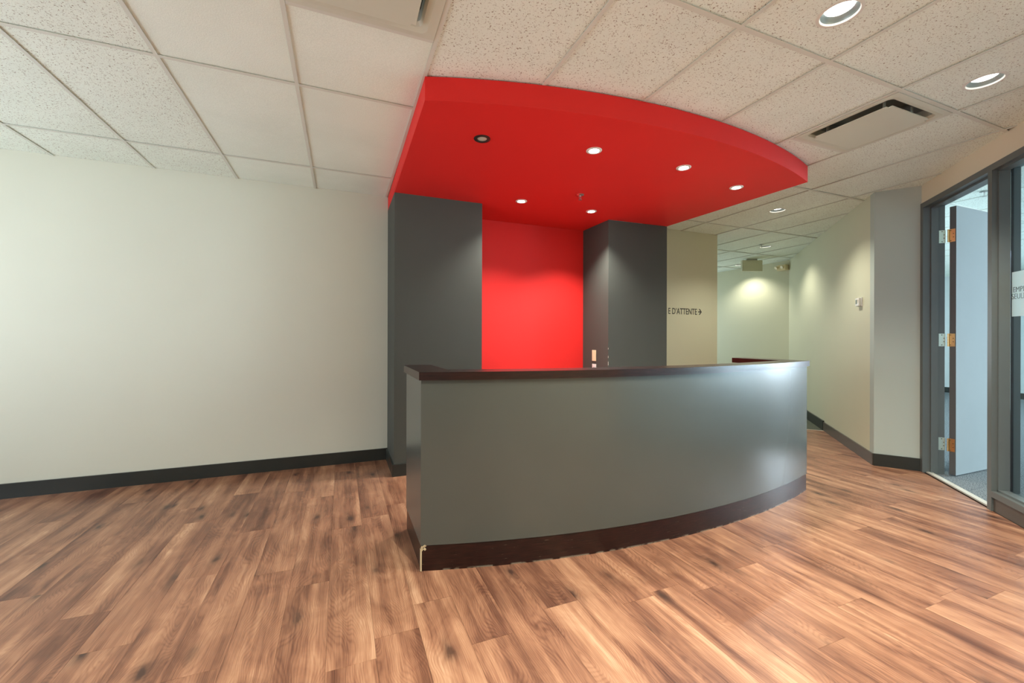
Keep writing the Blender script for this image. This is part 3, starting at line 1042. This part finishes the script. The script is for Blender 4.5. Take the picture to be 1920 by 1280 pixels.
# ------------------------------------------------------------------ ceiling vents
for (v0, v1), l in zip(VENTS, ['square ceiling vent cut by the top edge of the picture, left of the canopy',
                               'square ceiling vent with flat plate and dark slots right of the canopy']):
    cx, cy = (v0 + v1) / 2, (1.363 + 1.984) / 2
    t = tag(empty('ceiling_vent', (cx, cy, CZ)), l, 'vent', 'square ceiling vents')
    hx, hy, o_ = (v1 - v0) / 2 - .012, 0.31 - .012, 0.235
    bm = bmesh.new()
    rings = []
    for a, b_, z in ((hx, hy, 0.0005), (hx, hy, -0.004), (o_ + .035, o_ + .035, -0.006), (o_ + .01, o_ + .01, 0.0), (o_, o_, 0.014), (o_, o_, 0.06)):
        r = []
        for (sx, sy) in ((-1, -1), (1, -1), (1, 1), (-1, 1)):
            for q in range(5):
                ang = {(-1, -1): PI, (1, -1): 1.5 * PI, (1, 1): 0, (-1, 1): .5 * PI}[(sx, sy)] + q * PI / 8
                rc = 0.0005 if a == hx else 0.03
                r.append(bm.verts.new((sx * (a - rc) + rc * math.cos(ang), sy * (b_ - rc) + rc * math.sin(ang), z)))
        rings.append(r)
    for r0, r1 in zip(rings, rings[1:]):
        for q in range(20):
            bm.faces.new((r0[q], r0[(q + 1) % 20], r1[(q + 1) % 20], r1[q]))
    obj('vent_frame', bm, M['vent'], t)
    bm = bmesh.new(); add_box(bm, -o_ - .02, o_ + .02, -o_ - .02, o_ + .02, 0.06, 0.15)
    bmesh.ops.delete(bm, geom=[f for f in bm.faces if abs(f.calc_center_median().z - .06) < .001], context='FACES')
    obj('duct_box', bm, M['duct'], t)
    bm = bmesh.new(); add_box(bm, -0.212, 0.212, -0.222, 0.222, -0.024, -0.018)
    es = [e for e in bm.edges if abs(e.verts[0].co.z - e.verts[1].co.z) > .003]
    bmesh.ops.bevel(bm, geom=es, offset=0.02, segments=4, affect='EDGES')
    obj('face_plate', bm, M['vent'], t)
    for sx, sy in ((-1, -1), (1, -1), (1, 1), (-1, 1)):
        bm = bmesh.new(); add_box(bm, sx * .15 - .012, sx * .15 + .012, sy * .16 - .002, sy * .16 + .002, -0.018, 0.075)
        obj('plate_bracket', bm, M['vent'], t)

# ------------------------------------------------------------------ corridor ceiling items
t = tag(empty('exit_sign', (6.76, 5.29, CZ)), 'beige box sign hung from the corridor ceiling before the end wall', 'sign')
rz = -0.3872
bm = bmesh.new(); add_box(bm, -.09, .09, -.022, .022, -.022, 0); o = obj('ceiling_mount', bm, M['duct'], t)
bm = bmesh.new(); add_box(bm, -.18, .18, -.028, .028, -.215, -.022, 0.004); o2 = obj('housing', bm, M['sign_plastic'], t)
bm = bmesh.new(); add_box(bm, -.166, .166, -.031, -.028, -.203, -.034); o3 = obj('face_plate', bm, M['sign_plastic'], t)
for q in (o, o2, o3):
    q.rotation_euler = (0, 0, rz)

t = tag(empty('emergency_light', (7.36, 5.17, 2.50)), 'small beige two-headed emergency light in the top corner of the corridor end wall', 'emergency light')
bm = bmesh.new(); add_box(bm, 0.02, 0.136, -.06, .10, -.05, .05, 0.006); obj('housing', bm, M['cream_plastic'], t)
for sy in (-.03, .08):
    bm = bmesh.new(); lathe(bm, [(0, 0), (0.012, 0), (0.028, 0.035), (0.028, 0.045), (0, 0.047)], (0, 0, 0), 20)
    o = obj('lamp_head', bm, M['cream_plastic'], t, True); o.location = (0.02, sy, .02); o.rotation_euler = (0, -PI / 2 - .5, -.3)

# thermostat on the corridor wall
cd = Vector((CB[0] - CA[0], CB[1] - CA[1])).normalized()
tp = Vector(CA) + cd * 0.345
t = tag(empty('thermostat', (tp.x, tp.y, 1.60)), 'small white thermostat with grey display on the cream corridor wall', 'thermostat')
t.rotation_euler = (0, 0, math.atan2(cd.y, cd.x))
bm = bmesh.new(); add_box(bm, -.055, .055, .0, .012, -.046, .046, 0.004); obj('back_plate', bm, M['white_plastic'], t)
bm = bmesh.new(); add_box(bm, -.05, .05, .012, .034, -.042, .042, 0.006); obj('housing', bm, M['white_plastic'], t)
bm = bmesh.new(); add_box(bm, -.01, .034, .034, .0355, -.018, .024); obj('display', bm, M['screen'], t)
for q in range(2):
    bm = bmesh.new(); add_box(bm, -.04, -.022, .034, .037, -.004 + q * .018, .006 + q * .018, 0.001); obj('button', bm, M['cream_plastic'], t)

# plates on the side of the right pier
t = tag(empty('switch_plate', (2.667, 4.058, 1.020)), 'blank yellowish cream wall plate on the side of the right charcoal pier', 'wall plate')
bm = bmesh.new(); add_box(bm, -.006, 0, -.038, .038, -.062, .062, 0.002); obj('cover', bm, M['cream_plastic'], t)
bm = bmesh.new()
for z_ in (-.042, .042):
    add_box(bm, -.0075, -.006, -.003, .003, z_ - .003, z_ + .003)
obj('screws', bm, M['cream_plastic'], t)['kind'] = 'stuff'
t = tag(empty('wall_outlet', (2.667, 4.055, 0.862)), 'white outlet plate just above the counter, below the cream wall plate', 'outlet')
bm = bmesh.new(); add_box(bm, -.006, 0, -.038, .038, -.062, .062, 0.002); obj('cover', bm, M['white_plastic'], t)
for z_ in (-.025, .025):
    bm = bmesh.new(); add_box(bm, -.009, -.006, -.015, .015, z_ - .015, z_ + .015, 0.002)
    obj('socket', bm, M['white_plastic'], t)
bm = bmesh.new(); add_box(bm, -.0095, -.009, -.004, .004, .014, .03); obj('slot', bm, M['black'], t)


# ------------------------------------------------------------------ lettering
def text_mesh(name, s, width, height, m, spread_=0.0):
    c = bpy.data.curves.new(name, 'FONT'); c.body = s; c.extrude = 0.0006; c.resolution_u = 6
    c.offset = spread_
    c.align_x = 'LEFT'
    tmp = bpy.data.objects.new(name, c); COL.objects.link(tmp)
    dg = bpy.context.evaluated_depsgraph_get(); dg.update()
    me = bpy.data.meshes.new_from_object(tmp.evaluated_get(dg))
    bpy.data.objects.remove(tmp)
    xs = [v.co.x for v in me.vertices]; ys = [v.co.y for v in me.vertices]
    x0, x1, y0 = min(xs), max(xs), 0.0
    y1 = 0.70                                 # nominal cap height of the built-in font
    ref = bpy.data.curves.new('r', 'FONT'); ref.body = 'E'
    tmp = bpy.data.objects.new('r', ref); COL.objects.link(tmp); dg.update()
    m2 = bpy.data.meshes.new_from_object(tmp.evaluated_get(bpy.context.evaluated_depsgraph_get()))
    bpy.data.objects.remove(tmp); y1 = max(v.co.y for v in m2.vertices); bpy.data.meshes.remove(m2)
    for v in me.vertices:
        v.co.x = (v.co.x - x0) / (x1 - x0) * width; v.co.y = v.co.y / y1 * height
    me.materials.clear(); me.materials.append(m)
    o = bpy.data.objects.new(name, me); COL.objects.link(o)
    return o


t = tag(empty('wall_lettering', (3.74, 4.2488, 1.5335)), 'dark lettering with a right arrow on the beige wall beside the right pier', 'lettering')
# the words start behind the pier; E D'ATTENTE spans x 3.914 to 4.41
for s_, w_, x_ in (("SALL", 0.165, -0.030), ("E D\u2019ATTENTE", 0.487, 0.176)):
    o = text_mesh('words', s_, w_, 0.0765, M['letter'], 0.010); o.parent = t; o.rotation_euler = (PI / 2, 0, 0)
    o.location = (x_, 0, 0)
bm = bmesh.new()
add_prism(bm, [(0, .030), (.040, .030), (.040, .046), (0, .046)], -.0006, .0006)
add_prism(bm, [(.010, .0), (.030, .0), (.062, .038), (.030, .076), (.010, .076), (.036, .045), (.036, .031)], -.0007, .0007)
o = obj('arrow', bm, M['letter'], t); o.rotation_euler = (PI / 2, 0, 0); o.location = (0.686, 0, 0)

t = tag(empty('frosted_sign', (*G(1.118, .0865), 1.53)), 'frosted film sign with grey capitals on the glass beside the door', 'sign')
ang = math.atan2(-U.y, -U.x)                 # reading direction as seen from the reception is along U
rot = math.atan2(U.y, U.x)
bm = bmesh.new(); add_box(bm, -.145, .145, -0.0004, 0.0004, -.153, .155); o = obj('film', bm, M['film'], t); o.rotation_euler = (0, 0, rot)
for s_, w_, zz, x_ in (('EMPLOY\u00c9S', .236, 0.013, -.118), ('SEULEMENT', .262, -.033, -.131)):
    o = text_mesh('words', s_, w_, .037, M['letter_grey'], -0.014); o.parent = t
    o.rotation_euler = (PI / 2, 0, rot)
    d_ = Vector((math.cos(rot), math.sin(rot), 0)) * x_ - Vector((NN.x, NN.y, 0)) * 0.0018
    o.location = (d_.x, d_.y, zz)

# ------------------------------------------------------------------ reception desk
desk = tag(empty('reception_desk', (1.93, 2.4, 0)), 'curved charcoal reception desk with a dark mahogany ledge and kickboard', 'desk')
A_, B_ = (0.386, 2.202), (3.470, 2.222)
dm = (1.80, 1.985)
darc = arc(A_, dm, B_, 72)
TOPZ = 1.042; BODZ = 0.999; KZ = 0.135


def sub(poly_a):
    return poly_a


front = strip_pts(darc, 0, 0.10)
keep(prism('front_panel', M['charcoal'], front, KZ, BODZ, smooth=True, bevel=0.0015), desk)
keep(prism('side_panel', M['charcoal'], [(0.386, 2.2025), (0.486, 2.30), (0.486, 2.727), (0.386, 2.727)], KZ, BODZ, bevel=0.0015), desk)
keep(prism('side_panel', M['charcoal'], [(3.470, 2.2225), (3.470, 2.75), (3.37, 2.75), (3.37, 2.32)], KZ, BODZ, bevel=0.0015), desk)
# kickboards: front in two lengths, one at each side
ia = next(i for i, p in enumerate(darc) if p[0] > 2.891)
keep(prism('kickboard', M['mahogany_worn'], strip_pts(darc[:ia], 0.003, 0.018), 0.0005, KZ - .003, smooth=True), desk)
keep(prism('kickboard', M['mahogany_worn'], strip_pts(darc[ia - 1:], 0.0035, 0.018), 0.0005, KZ - .003, smooth=True), desk)
keep(prism('kickboard', M['mahogany'], [(0.3895, 2.215), (0.404, 2.215), (0.404, 2.722), (0.3895, 2.722)], 0.0005, KZ - .003), desk)
keep(prism('kickboard', M['mahogany'], [(3.452, 2.236), (3.467, 2.236), (3.467, 2.745), (3.452, 2.745)], 0.0005, KZ - .003), desk)
keep(prism('plinth', M['base'], strip_pts(darc, 0.022, 0.095), 0.0005, KZ), desk)
# chipped raw edge at the left corner of the kickboard
bm = bmesh.new()
add_box(bm, 0.3835, 0.3915, 2.1975, 2.2105, 0.002, 0.118, 0.001)
random.seed(4)
for q in range(9):
    cx, cz = 0.388 + random.uniform(0, .022), 0.112 + random.uniform(0, .026)
    vs = add_box(bm, cx - .005, cx + .005, 2.1985 - (cx - .386) * .14, 2.204, cz - .005, cz + .005)
    bmesh.ops.rotate(bm, cent=(cx, 2.2, cz), matrix=Matrix.Rotation(random.uniform(0, 1.5), 3, 'Y'), verts=vs)
keep(obj('chipped_edge', bm, M['rawwood']), desk)
# ledge: one U-shaped mahogany top
over = 0.013
larc = arc((A_[0] - over, A_[1] - over), (dm[0], dm[1] - over), (B_[0] + over, B_[1] - over), 72)
inner = strip_pts(darc, 0, 0.155)[len(darc):]           # inner edge, running from right to left
inner = [p for p in inner if 0.545 < p[0] < 3.318]
lpts = larc + [(B_[0] + over, 2.79), (3.315, 2.79)] + inner + [(0.545, 2.76), (A_[0] - over, 2.76)]
keep(prism('counter_ledge', M['mahogany'], lpts, BODZ, TOPZ, bevel=0.0012), desk)
# worktop and inner lining behind the ledge
keep(prism('worktop', M['desk_inner'], strip_pts(darc[5:-5], 0.102, 0.62), 0.70, 0.73), desk)
keep(prism('inner_lining', M['desk_inner'], strip_pts(darc[4:-4], 0.1005, 0.108), 0.731, BODZ - .002, smooth=True), desk)
keep(prism('inner_lining', M['desk_inner'], [(3.355, 2.34), (3.369, 2.34), (3.369, 2.75), (3.355, 2.75)], 0.0005, BODZ - .001), desk)
for lx in (1.2, 2.6):
    keep(box('worktop_support', M['desk_inner'], lx - .01, lx + .01, 2.18, 2.55, 0.0005, .70), desk)
